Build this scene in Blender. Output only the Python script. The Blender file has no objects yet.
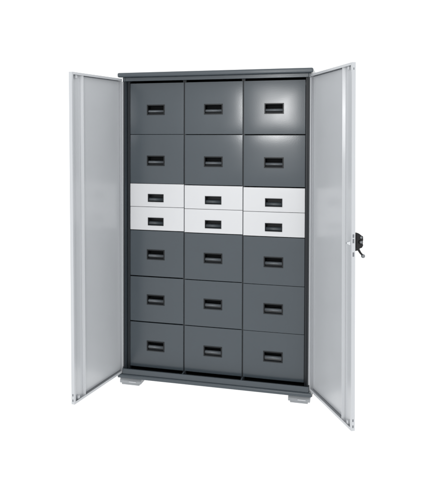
import bpy, bmesh, math, random
from mathutils import Matrix, Vector
random.seed(7)
scene = bpy.context.scene

# ------------------------------------------------------------------ camera
F, PPX, PPY = 676.8, -58.58, -95.47          # focal length and principal point of the shifted lens (500 px frame)
cam_d = bpy.data.cameras.new('camera')
cam = bpy.data.objects.new('camera', cam_d)
scene.collection.objects.link(cam)
cam_d.sensor_fit = 'VERTICAL'; cam_d.sensor_height = 36
cam_d.lens = F * 36 / 500
cam_d.shift_x = -PPX / 500; cam_d.shift_y = PPY / 500
cam_d.clip_start = 0.05; cam_d.clip_end = 500
yaw, pitch, roll = 0.2834, -0.0237, -0.0008
R = Matrix.Rotation(yaw, 3, 'Z') @ Matrix.Rotation(pitch, 3, 'X') @ Matrix.Rotation(roll, 3, 'Y')
M = Matrix((R.col[0], R.col[2], -R.col[1])).transposed().to_4x4()
Z0 = 0.019                                    # floor sits this far below the fitted zero
M.translation = (1.2499, -3.7423, 1.4113 + Z0)
cam.matrix_world = M
scene.camera = cam

# ------------------------------------------------------------------ light
W = 1.30
world = bpy.data.worlds.new('World'); scene.world = world; world.use_nodes = True
bg = world.node_tree.nodes['Background']
bg.inputs['Color'].default_value = (1, 1, 1, 1); bg.inputs['Strength'].default_value = W
key_d = bpy.data.lights.new('studio_flash', 'AREA')
key_d.shape = 'DISK'; key_d.size = 0.14; key_d.energy = 18
key = bpy.data.objects.new('studio_flash', key_d); scene.collection.objects.link(key)
key.location = (0.49, -3.75, 1.73 + Z0)
key.rotation_euler = (Vector((0.6, 0, 1.2)) - key.location).to_track_quat('-Z', 'Y').to_euler()

vs = scene.view_settings
scene.display_settings.display_device = 'sRGB'
vs.view_transform = 'Standard'; vs.look = 'None'; vs.exposure = 0; vs.gamma = 1; vs.use_curve_mapping = False
scene.render.engine = 'CYCLES'
scene.cycles.max_bounces = 10

# ------------------------------------------------------------------ materials
def paint(name, col, rough, peel=0.05, var=0.05, spec=0.5, scale=420, wave=0.0):
    m = bpy.data.materials.new(name); m.use_nodes = True
    nt = m.node_tree; b = nt.nodes['Principled BSDF']
    b.inputs['Roughness'].default_value = rough
    b.inputs['Specular IOR Level'].default_value = spec
    tc = nt.nodes.new('ShaderNodeTexCoord')
    n1 = nt.nodes.new('ShaderNodeTexNoise'); n1.inputs['Scale'].default_value = 5; n1.inputs['Detail'].default_value = 5
    mix = nt.nodes.new('ShaderNodeMix'); mix.data_type = 'RGBA'
    lo = tuple(c * (1 - var) for c in col); hi = tuple(min(1, c * (1 + var)) for c in col)
    mix.inputs[6].default_value = (*lo, 1); mix.inputs[7].default_value = (*hi, 1)
    nt.links.new(tc.outputs['Object'], n1.inputs['Vector'])
    nt.links.new(n1.outputs['Fac'], mix.inputs[0])
    nt.links.new(mix.outputs[2], b.inputs['Base Color'])
    n2 = nt.nodes.new('ShaderNodeTexNoise'); n2.inputs['Scale'].default_value = scale; n2.inputs['Detail'].default_value = 2
    nt.links.new(tc.outputs['Object'], n2.inputs['Vector'])
    bp = nt.nodes.new('ShaderNodeBump'); bp.inputs['Strength'].default_value = peel; bp.inputs['Distance'].default_value = 0.002
    nt.links.new(n2.outputs['Fac'], bp.inputs['Height'])
    if wave:                                  # slight buckling of the sheet metal
        n4 = nt.nodes.new('ShaderNodeTexNoise'); n4.inputs['Scale'].default_value = 6; n4.inputs['Detail'].default_value = 0
        oi = nt.nodes.new('ShaderNodeObjectInfo'); va = nt.nodes.new('ShaderNodeVectorMath'); va.operation = 'MULTIPLY_ADD'
        va.inputs[1].default_value = (1, 1, 1)
        cx_ = nt.nodes.new('ShaderNodeCombineXYZ'); mu = nt.nodes.new('ShaderNodeMath'); mu.operation = 'MULTIPLY'; mu.inputs[1].default_value = 40
        nt.links.new(oi.outputs['Random'], mu.inputs[0]); nt.links.new(mu.outputs[0], cx_.inputs[0])
        nt.links.new(tc.outputs['Object'], va.inputs[0]); nt.links.new(cx_.outputs[0], va.inputs[2])
        nt.links.new(va.outputs[0], n4.inputs['Vector'])
        nt.links.new(va.outputs[0], n1.inputs['Vector'])
        b2 = nt.nodes.new('ShaderNodeBump'); b2.inputs['Strength'].default_value = wave; b2.inputs['Distance'].default_value = 0.05
        nt.links.new(n4.outputs['Fac'], b2.inputs['Height']); nt.links.new(b2.outputs['Normal'], bp.inputs['Normal'])
    nt.links.new(bp.outputs['Normal'], b.inputs['Normal'])
    # smudges change the gloss a little
    n3 = nt.nodes.new('ShaderNodeTexNoise'); n3.inputs['Scale'].default_value = 9; n3.inputs['Detail'].default_value = 6
    nt.links.new(tc.outputs['Object'], n3.inputs['Vector'])
    mr = nt.nodes.new('ShaderNodeMapRange')
    mr.inputs['To Min'].default_value = rough - 0.02; mr.inputs['To Max'].default_value = rough + 0.04
    nt.links.new(n3.outputs['Fac'], mr.inputs['Value']); nt.links.new(mr.outputs['Result'], b.inputs['Roughness'])
    return m

SLATE = paint('slate_powder_coat', (0.053, 0.067, 0.079), 0.20, peel=0.05, scale=260, wave=0.020)
SHADE = paint('shaded_dark_slate', (0.018, 0.022, 0.026), 0.40, spec=0.3)  # slate darkened by the shade on jambs, posts and dividers, put in the colour
WHITE = paint('white_powder_coat', (0.61, 0.62, 0.635), 0.32, var=0.015, wave=0.03)
GREY = paint('light_grey_powder_coat', (0.475, 0.492, 0.512), 0.24, var=0.025, peel=0.03, scale=260, wave=0.04)
GAP_SHADE = paint('gap_shade_grey', (0.15, 0.16, 0.175), 0.6, spec=0.2)  # grey standing for shade along the door lips and in the edge slots
PLASTIC = paint('dark_plastic', (0.012, 0.014, 0.016), 0.30, var=0.1, spec=0.25)
GRIP = paint('lit_plastic', (0.105, 0.118, 0.13), 0.28, var=0.1)  # same dark plastic lightened: light caught by the grip bar, in the colour
GRIP2 = paint('lit_plastic_dim', (0.050, 0.060, 0.068), 0.32, var=0.1)  # weaker copy: light on the white drawers' grip bars put into the colour
DARK = paint('dark_interior', (0.006, 0.007, 0.008), 0.6, spec=0.1)  # near-black: recess shade of the gaps and pull pockets put into the colour
BLACK = paint('black_lock_plastic', (0.006, 0.006, 0.007), 0.22, spec=0.3)
ZINC = paint('zinc_plate', (0.27, 0.285, 0.30), 0.4, var=0.15)
def metal(name, col, rough):
    m = paint(name, col, rough); m.node_tree.nodes['Principled BSDF'].inputs['Metallic'].default_value = 1; return m
CHROME = metal('chrome', (0.62, 0.64, 0.66), 0.2)
STEEL = metal('dark_steel', (0.20, 0.21, 0.22), 0.3)

def floor_mat():                              # made-up translucent sheet: world light through it fills in the shadows
    m = bpy.data.materials.new('shadowless_floor'); m.use_nodes = True
    nt = m.node_tree; nt.nodes.remove(nt.nodes['Principled BSDF'])
    out = nt.nodes['Material Output']
    d = nt.nodes.new('ShaderNodeBsdfDiffuse'); t = nt.nodes.new('ShaderNodeBsdfTranslucent'); mx = nt.nodes.new('ShaderNodeMixShader')
    n = nt.nodes.new('ShaderNodeTexNoise'); n.inputs['Scale'].default_value = 3
    r = nt.nodes.new('ShaderNodeMapRange'); r.inputs['To Min'].default_value = 0.86; r.inputs['To Max'].default_value = 0.9
    nt.links.new(n.outputs['Fac'], r.inputs['Value']); nt.links.new(r.outputs['Result'], mx.inputs['Fac'])
    d.inputs['Color'].default_value = (0.96, 0.96, 0.96, 1); t.inputs['Color'].default_value = (0.97, 0.97, 0.97, 1)
    nt.links.new(d.outputs[0], mx.inputs[1]); nt.links.new(t.outputs[0], mx.inputs[2]); nt.links.new(mx.outputs[0], out.inputs['Surface'])
    return m

# ------------------------------------------------------------------ helpers
def box(bm, x0, x1, y0, y1, z0, z1, mi=0):
    v = [bm.verts.new((x, y, z)) for x in (x0, x1) for y in (y0, y1) for z in (z0, z1)]
    for q in ((0, 1, 3, 2), (4, 6, 7, 5), (0, 4, 5, 1), (2, 3, 7, 6), (0, 2, 6, 4), (1, 5, 7, 3)):
        f = bm.faces.new([v[i] for i in q]); f.material_index = mi
def prism_x(bm, prof, x0, x1, mi=0):          # profile of (y, z) swept along x
    a = [bm.verts.new((x0, y, z)) for y, z in prof]; b = [bm.verts.new((x1, y, z)) for y, z in prof]
    n = len(prof)
    for i in range(n):
        f = bm.faces.new((a[i], a[(i + 1) % n], b[(i + 1) % n], b[i])); f.material_index = mi
    bm.faces.new(a).material_index = mi; bm.faces.new(b[::-1]).material_index = mi
def tube(bm, p, q, r0, r1, seg=20):
    p, q = Vector(p), Vector(q); d = (q - p).normalized()
    u = d.orthogonal().normalized(); w = d.cross(u)
    A = [bm.verts.new(p + r0 * (math.cos(t) * u + math.sin(t) * w)) for t in [2 * math.pi * i / seg for i in range(seg)]]
    B = [bm.verts.new(q + r1 * (math.cos(t) * u + math.sin(t) * w)) for t in [2 * math.pi * i / seg for i in range(seg)]]
    for i in range(seg): bm.faces.new((A[i], A[(i + 1) % seg], B[(i + 1) % seg], B[i]))
    bm.faces.new(A[::-1]); bm.faces.new(B)
def obj(name, bm, mats, parent=None, bevel=0.0, seg=2, angle=30):
    bmesh.ops.recalc_face_normals(bm, faces=bm.faces)
    me = bpy.data.meshes.new(name); bm.to_mesh(me); bm.free()
    for m in (mats if isinstance(mats, (list, tuple)) else [mats]): me.materials.append(m)
    o = bpy.data.objects.new(name, me); scene.collection.objects.link(o)
    if parent: o.parent = parent
    if bevel:
        b = o.modifiers.new('bevel', 'BEVEL'); b.width = bevel; b.segments = seg; b.limit_method = 'ANGLE'; b.angle_limit = math.radians(angle)
        b.harden_normals = True
        for p in me.polygons: p.use_smooth = True
    return o

# ------------------------------------------------------------------ setting
bm = bmesh.new(); bmesh.ops.create_grid(bm, x_segments=2, y_segments=2, size=60)
fl = obj('floor', bm, floor_mat()); fl['kind'] = 'structure'

# ------------------------------------------------------------------ cabinet
cab = bpy.data.objects.new('storage_cabinet', None); scene.collection.objects.link(cab)
cab.location = (0, 0, Z0)
cab['label'] = 'tall slate grey metal storage cabinet with both light grey doors open on rows of drawers'
cab['category'] = 'cabinet'

XL, XR = -0.034, 1.030                        # outer sides
YB = 0.360                                    # back
# carcass: sides, back, lintel
bm = bmesh.new()
box(bm, XL, -0.019, -0.033, YB, 0.046, 1.762)
box(bm, 1.017, XR, -0.033, YB, 0.046, 1.762)
box(bm, -0.019, 1.017, YB - 0.012, YB - 0.001, 0.046, 1.762)
box(bm, -0.019, 1.017, -0.0325, -0.014, 1.741, 1.762)
obj('carcass', bm, [SLATE], cab, 0.002)
for xa, xb, xp, xq in ((XL + .0005, -0.0185, -0.0155, -0.001), (1.0165, XR - .0005, 1.001, 1.0135)):
    bm = bmesh.new(); box(bm, xa, xb, -0.0352, -0.0332, 0.0725, 1.7405)
    obj('jamb', bm, SHADE, cab, 0.0006)
    bm = bmesh.new(); box(bm, xp, xq, 0.002, 0.04, 0.0525, 1.7475)
    obj('inner_post', bm, SHADE, cab, 0.001)
bm = bmesh.new(); box(bm, -0.0188, 1.0168, 0.031, YB - 0.014, 0.040, 0.052)
obj('inner_floor', bm, DARK, cab)
bm = bmesh.new(); box(bm, -0.0188, 1.0168, -0.012, YB - 0.014, 1.748, 1.760)
obj('inner_ceiling', bm, DARK, cab)
# top slab: rounded front and ends
bm = bmesh.new(); box(bm, -0.058, 1.043, -0.062, YB, 1.7622, 1.7885)
obj('top_slab', bm, SLATE, cab, 0.0085, 4)
# plinth: rail with folded lip over a thicker base slab
bm = bmesh.new()
prism_x(bm, [(-0.052, 0.046), (-0.052, 0.0745), (-0.0505, 0.0762), (-0.0455, 0.0762), (-0.0440, 0.0745), (-0.0440, 0.050), (0.03, 0.050), (0.03, 0.046)], -0.030, 1.027)
obj('plinth_rail', bm, SLATE, cab, 0.0015)
bm = bmesh.new()
prism_x(bm, [(-0.064, 0.024), (-0.064, 0.040), (-0.058, 0.0458), (YB, 0.0458), (YB, 0.024)], -0.056, 1.043)
obj('plinth', bm, SLATE, cab, 0.004, 3)
cols = [(0.0, 0.3244), (0.3244, 0.6614), (0.6614, 1.0)]
for x in (0.3244, 0.6614):
    bm = bmesh.new(); box(bm, x - 0.010, x + 0.010, 0.010, 0.030, 0.0505, 1.7475)
    box(bm, x - 0.004, x + 0.004, -0.0435, 0.0098, 0.0505, 0.0735)
    for f in bm.faces: f.material_index = 0 if f.calc_center_median().y < 0.0098 else 1
    obj('divider', bm, [SLATE, SHADE], cab, 0.001)

# drawers
rows = [1.7323, 1.4337, 1.1472, 1.0115, 0.8746, 0.6067, 0.3423, 0.0762]
hcx = [0.156, 0.493, 0.831]

def drawer_mesh(x0, x1, z0, z1, hx, hz, hw, hh):
    """front sheet with folded edges and a cut-out for the pull, drawer box behind; origin at the front's centre"""
    bm = bmesh.new()
    t = 0.018
    N = 9
    def grid(a, p, q, b):
        return [a + (p - a) * i / N for i in range(N)] + [p + (q - p) * i / 4 for i in range(4)] + [q + (b - q) * i / N for i in range(N + 1)]
    xs = grid(x0, hx - hw / 2, hx + hw / 2, x1); zs = grid(z0, hz - hh / 2, hz + hh / 2, z1)
    n = len(xs); h0, h1 = N, N + 4
    kx, kz = 0.042 * x1 / 4, 0.042 * z1 / 4              # pressed front: flat in the middle, falling off towards the folded edges
    V = {}
    for i in range(n):
        for j in range(n):
            V[i, j] = bm.verts.new((xs[i], kx * abs(xs[i] / x1) ** 4 + kz * abs(zs[j] / z1) ** 4, zs[j]))
    for i in range(n - 1):
        for j in range(n - 1):
            if h0 <= i < h1 and h0 <= j < h1: continue
            bm.faces.new([V[i, j], V[i + 1, j], V[i + 1, j + 1], V[i, j + 1]])
    for i in range(h0 + 1, h1):
        for j in range(h0 + 1, h1): bm.verts.remove(V[i, j])
    def rim(lo, hi):
        ring = [(i, lo) for i in range(lo, hi)] + [(hi, j) for j in range(lo, hi)] + [(i, hi) for i in range(hi, lo, -1)] + [(lo, j) for j in range(hi, lo, -1)]
        back = [bm.verts.new((xs[i], t, zs[j])) for i, j in ring]
        for a in range(len(ring)):
            b = (a + 1) % len(ring); bm.faces.new([V[ring[a]], V[ring[b]], back[b], back[a]])
    rim(0, n - 1); rim(h0, h1)
    # sheet metal box behind the front
    d0, d1 = t + 0.0005, 0.33; a, b, c, e = x0 + 0.012, x1 - 0.012, z0 + 0.012, z1 - 0.02
    box(bm, a, b, d0 + .03, d1, c, c + 0.002, 1)
    box(bm, a, a + 0.002, d0, d1, c + 0.0022, e, 1); box(bm, b - 0.002, b, d0, d1, c + 0.0022, e, 1)
    box(bm, a + 0.0022, b - 0.0022, d1 - 0.002, d1, c + 0.0022, e, 1)
    return bm

def pull_mesh(w, h, fr, top, low):
    """recessed cup pull: proud bezel, deep dark pocket and a rounded grip bar; origin at its centre on the front plane"""
    bm = bmesh.new(); p = -0.0028
    W2, H2 = w / 2, h / 2; iw, ih = W2 - fr, H2 - fr
    def loop(a, b, y): return [bm.verts.new(v) for v in ((-a, y, -b), (a, y, -b), (a, y, b), (-a, y, b))]
    L = [loop(W2, H2, 0.0022), loop(W2, H2, p + 0.001), loop(W2 - 0.001, H2 - 0.001, p), loop(iw, ih, p), loop(iw - 0.001, ih - 0.001, p + 0.0015)]
    for A, B in zip(L, L[1:]):
        for i in range(4): bm.faces.new((A[i], A[(i + 1) % 4], B[(i + 1) % 4], B[i]))
    a, b = iw - 0.001, ih - 0.001
    y0 = p + 0.0015; deep = 0.052
    # profile down the pocket: roof, back wall, grip bar, undercut, sill
    prof = [(y0, b, 1), (deep, b - 0.002, 1), (deep, top - 0.004, 1), (0.019, top - 0.001, 2), (0.0135, top - 0.002, 2), (0.0095, top - 0.005, 2),
            (0.0070, (top + low) / 2 - 0.002, 2), (0.0060, low, 0), (0.0105, low - 0.0016, 0), (0.0085, -b + 0.003, 0), (y0, -b, 0)]
    Lf = [bm.verts.new((-a, y, z)) for y, z, _ in prof]; Rt = [bm.verts.new((a, y, z)) for y, z, _ in prof]
    for i in range(len(prof) - 1):
        f = bm.faces.new((Lf[i], Lf[i + 1], Rt[i + 1], Rt[i])); f.material_index = prof[i][2]
        if prof[i + 1][2] != 1 or i < 2: f.smooth = prof[i][2] == 2
    bm.faces.new(Lf).material_index = 1; bm.faces.new(Rt[::-1]).material_index = 1
    bmesh.ops.remove_doubles(bm, verts=bm.verts, dist=0.0001)
    return bm

pull_big = pull_small = None
for r in range(7):
    white = r in (2, 3)
    for c, (xa, xb) in enumerate(cols):
        g = 0.0022 if white else 0.0034
        x0 = xa + (g if c else 0.001); x1 = xb - (g if c < 2 else 0.001)
        zt, zb = rows[r] - (0.0012 if r == 3 else 0.0022), rows[r + 1] + (0.0012 if r == 2 else 0.0022)
        hz = (rows[r] + rows[r + 1]) / 2 - 0.005
        hz = (1.576, 1.281, 1.0635, 0.9270, 0.735, 0.474, 0.206)[r]
        dz = (0.004, 0, -0.004)[c] if 2 <= r <= 4 else ((0.002, 0, -0.002)[c] if r in (1, 5) else 0)   # the columns hang a little differently
        hw, hh = (0.094, 0.046) if white else (0.106, 0.059)
        cx, cz = (x0 + x1) / 2, (zt + zb) / 2
        bm = drawer_mesh(x0 - cx, x1 - cx, zb - cz, zt - cz, hcx[c] - cx, hz - cz, hw - 0.004, hh - 0.004)
        d = obj('drawer', bm, [WHITE if white else SLATE, DARK], cab, 0.0022, 3)
        d.location = (cx, random.uniform(-0.0007, 0.0007), cz + dz)
        d.rotation_euler = (random.uniform(-.0025, .0025), 0, random.uniform(-.003, .003))
        if white: d['label'] = 'shallow white drawer'
        else: d['label'] = 'deep slate grey drawer'
        # pull
        src = pull_small if white else pull_big
        if src is None:
            bm = pull_mesh(hw, hh, 0.0030, 0.002, -0.017) if white else pull_mesh(hw, hh, 0.0055, 0.001, -0.013)
            h = obj('handle', bm, [PLASTIC, PLASTIC if white else DARK, GRIP2 if white else GRIP], d)
            if white: pull_small = h
            else: pull_big = h
        else:
            h = src.copy(); scene.collection.objects.link(h); h.parent = d
        h.location = (hcx[c] - cx, 0, hz - cz)

# doors -------------------------------------------------------------
DW, DT, ZP = 0.5275, 0.0185, 0.904             # width, depth of the tray, height of the middle (origin)
def door_mesh(s, z0, z1, holes, DW):
    bm = bmesh.new(); e = 0.0014; lip = 0.013
    def loop(d, y): return [bm.verts.new(v) for v in ((d, s * y, z0 + d), (DW - d, s * y, z0 + d), (DW - d, s * y, z1 - d), (d, s * y, z1 - d))]
    L = [loop(0, DT), loop(0, 0), loop(lip, 0), loop(lip, e), loop(e, e), loop(e, DT - e)]
    for A, B in zip(L, L[1:]):
        for i in range(4): bm.faces.new((A[i], A[(i + 1) % 4], B[(i + 1) % 4], B[i]))
    bm.faces.new(L[0]); bm.faces.new(L[-1])
    for z, hz_, hy in holes:                  # grey boxes painting the dark of the slots in the free edge
        ya, yb = s * (DT * 0.5 - hy), s * (DT * 0.5 + hy)
        box(bm, DW - 0.0005, DW + 0.0004, min(ya, yb), max(ya, yb), z - hz_, z + hz_, 1)
    return bm
def door(s, hinge, ang, sag, z0, z1, holes, label, DW):
    d = obj('door', door_mesh(s, z0, z1, holes, DW), [GREY, GAP_SHADE], cab, 0.0016, 3)
    d.location = (*hinge, ZP)
    d.rotation_euler = (0, sag, ang)
    d['label'] = label
    bm = bmesh.new()                          # folded rib from top to bottom
    xr = DW * 0.792; y1 = DT - 0.0016; w = 0.0055
    pr = [(xr - w - .003, y1), (xr - w, 0.003), (xr - w + .002, 0.002), (xr + w, y1)]
    A = [bm.verts.new((x, s * y, z0 + 0.0018)) for x, y in pr]; B = [bm.verts.new((x, s * y, z1 - 0.0018)) for x, y in pr]
    for i in range(4): bm.faces.new((A[i], A[(i + 1) % 4], B[(i + 1) % 4], B[i]))
    bm.faces.new(A); bm.faces.new(B)
    obj('stiffener', bm, GREY, d, 0.0012, 2)
    for za, zb in ((z1 - 0.0155, z1 - 0.0125), (z0 + 0.0125, z0 + 0.0145)):   # grey strip added as the shade line along the folded lip
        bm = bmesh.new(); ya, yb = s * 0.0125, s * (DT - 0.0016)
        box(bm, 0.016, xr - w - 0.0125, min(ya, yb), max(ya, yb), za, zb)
        obj('shade_strip', bm, GAP_SHADE, d, 0.0006, 1)
    for zc in (z1 - 0.022, z0 + 0.022):       # corner guide block of the locking rod
        bm = bmesh.new(); x = DW - 0.052
        ya, yb = s * 0.004, s * (DT - 0.0016)
        box(bm, x - 0.008, x + 0.008, min(ya, yb), max(ya, yb), zc - 0.0085, zc + 0.0085)
        obj('rod_guide', bm, GREY, d, 0.002, 2)
    return d
zb_, zt_ = -0.8555, 0.8512
aL, aR = math.radians(80.57), math.radians(65.69)
end_holes = [(zb_ + 0.020, 0.006, 0.003), (zb_ + 0.048, 0.006, 0.003), (zt_ - 0.03, 0.005, 0.0022)]
dl = door(-1, (-0.0316, -0.036), math.pi + aL, 0.0111, zb_, zt_, end_holes[:2], 'left hand light grey door swung open', 0.5316)
zb_, zt_ = -0.8470, 0.8521
end_holes = [(zb_ + 0.020, 0.006, 0.003), (zb_ + 0.048, 0.006, 0.003), (zt_ - 0.03, 0.005, 0.0022)]
lz = 0.9225 - ZP
dr = door(1, (1.0275, -0.036), -aR, -0.0116, zb_, zt_,
          end_holes + [(lz + 0.035, 0.008, 0.004), (lz + 0.012, 0.010, 0.004), (lz - 0.050, 0.010, 0.004)], 'right hand light grey door with lock, swung open', DW)

for x, y in ((-0.0335, -0.0345), (1.0293, -0.0345)):      # long pin hinge beside each jamb
    bm = bmesh.new(); tube(bm, (x, y, 0.082), (x, y, 1.738), 0.0042, 0.0042, 16)
    obj('hinge', bm, GREY, cab, 0.0006, 1)

# lock on the right door
bm = bmesh.new()                              # chamfered housing on the outer face
prof = [(DT + .0003, lz + .047), (DT + .010, lz + .050), (DT + .022, lz + .045), (DT + .033, lz + .036), (DT + .041, lz + .032), (DT + .042, lz + .014),
        (DT + .038, lz + .006), (DT + .042, lz - .010), (DT + .036, lz - .021), (DT + .026, lz - .024), (DT + .018, lz - .033), (DT + .0003, lz - .036)]
A = [bm.verts.new((DW - 0.052, y, z)) for y, z in prof]; B = [bm.verts.new((DW - 0.006, y, z)) for y, z in prof]
n = len(prof)
for i in range(n): bm.faces.new((A[i], A[(i + 1) % n], B[(i + 1) % n], B[i]))
bm.faces.new(A); bm.faces.new(B)
# ribs and collar on the side facing out
box(bm, DW - 0.0062, DW - 0.003, DT + .006, DT + .012, lz - .022, lz + .040)
tube(bm, (DW - 0.007, DT + .028, lz + .006), (DW + 0.001, DT + .028, lz + .006), .0105, .0095)
lock = obj('lock', bm, BLACK, dr, 0.0018, 2)
bm = bmesh.new(); tube(bm, (DW - 0.006, DT + .030, lz + .027), (DW - 0.0025, DT + .030, lz + .027), .006, .0055)
tube(bm, (DW + 0.0012, DT + .028, lz + .006), (DW + 0.0024, DT + .028, lz + .006), .006, .0058)
obj('key_barrel', bm, STEEL, dr, 0.0006, 2)
bm = bmesh.new()
tube(bm, (DW - 0.020, DT + .018, lz - .020), (DW - 0.012, DT + .030, lz - .045), .0062, .005)
tube(bm, (DW - 0.012, DT + .0297, lz - .0445), (DW - 0.011, DT + .040, lz - .056), .005, .0045)
obj('lock_lever', bm, BLACK, dr, 0.001, 2)
bm = bmesh.new(); bmesh.ops.create_uvsphere(bm, u_segments=20, v_segments=12, radius=.0095, matrix=Matrix.Translation((DW - 0.011, DT + .043, lz - .060)))
o = obj('lever_tip', bm, STEEL, dr)
for p in o.data.polygons: p.use_smooth = True
bm = bmesh.new()                              # spring bolt, wedge shaped, on the inside of the edge
zc = lz
A = [bm.verts.new(v) for v in ((DW - .026, -.0002, zc - .010), (DW - .008, -.0002, zc - .010), (DW - .008, -.0002, zc + .010), (DW - .026, -.0002, zc + .010))]
B = [bm.verts.new(v) for v in ((DW - .018, -.019, zc - .001), (DW - .010, -.019, zc - .001), (DW - .010, -.019, zc + .005), (DW - .018, -.019, zc + .005))]
for i in range(4): bm.faces.new((A[i], A[(i + 1) % 4], B[(i + 1) % 4], B[i]))
bm.faces.new(A); bm.faces.new(B)
obj('latch_bolt', bm, CHROME, dr, 0.001, 2)
bm = bmesh.new()                              # black case of the latch behind the edge
box(bm, DW - 0.0165, DW - 0.0133, 0.0016, DT - 0.002, lz - .050, lz + .040)
obj('latch_case', bm, DARK, dr, 0.0008, 1)

# feet: folded plates under the four corners
def foot(x0, x1, y0, y1):
    bm = bmesh.new(); zf = -Z0                # levelling foot: folded channel on a pad, with a clip in front and a stop bolt at the end
    prism_x(bm, [(y0, zf + .0105), (y0, zf + .025), (y0 + .010, 0.0200), (y1, 0.0200), (y1, zf + .0105)], x0, x1)
    f = obj('foot', bm, ZINC, cab, 0.003, 3)
    bm = bmesh.new(); box(bm, x0 + 0.010, x1 - 0.012, y0 + 0.005, y1 - 0.006, zf + .0004, zf + .0100)
    obj('foot_pad', bm, ZINC, f, 0.0025, 3)
    bm = bmesh.new(); box(bm, x0 + 0.004, x1 + 0.010, y0 + 0.012, y1 - 0.004, 0.0204, 0.0238)
    obj('foot_plate', bm, SHADE, f, 0.0006, 1)
    xm = (x0 + x1) / 2
    bm = bmesh.new(); box(bm, xm - .008, xm + .036, y0 - 0.0035, y0 - 0.0004, zf + .0185, zf + .0245)
    obj('foot_clip', bm, GREY, f, 0.001, 2)
    return f
foot(-0.046, 0.083, -0.052, 0.055)
foot(0.919, 1.036, -0.052, 0.055)
foot(-0.046, 0.083, 0.245, 0.350)
foot(0.919, 1.036, 0.245, 0.350)
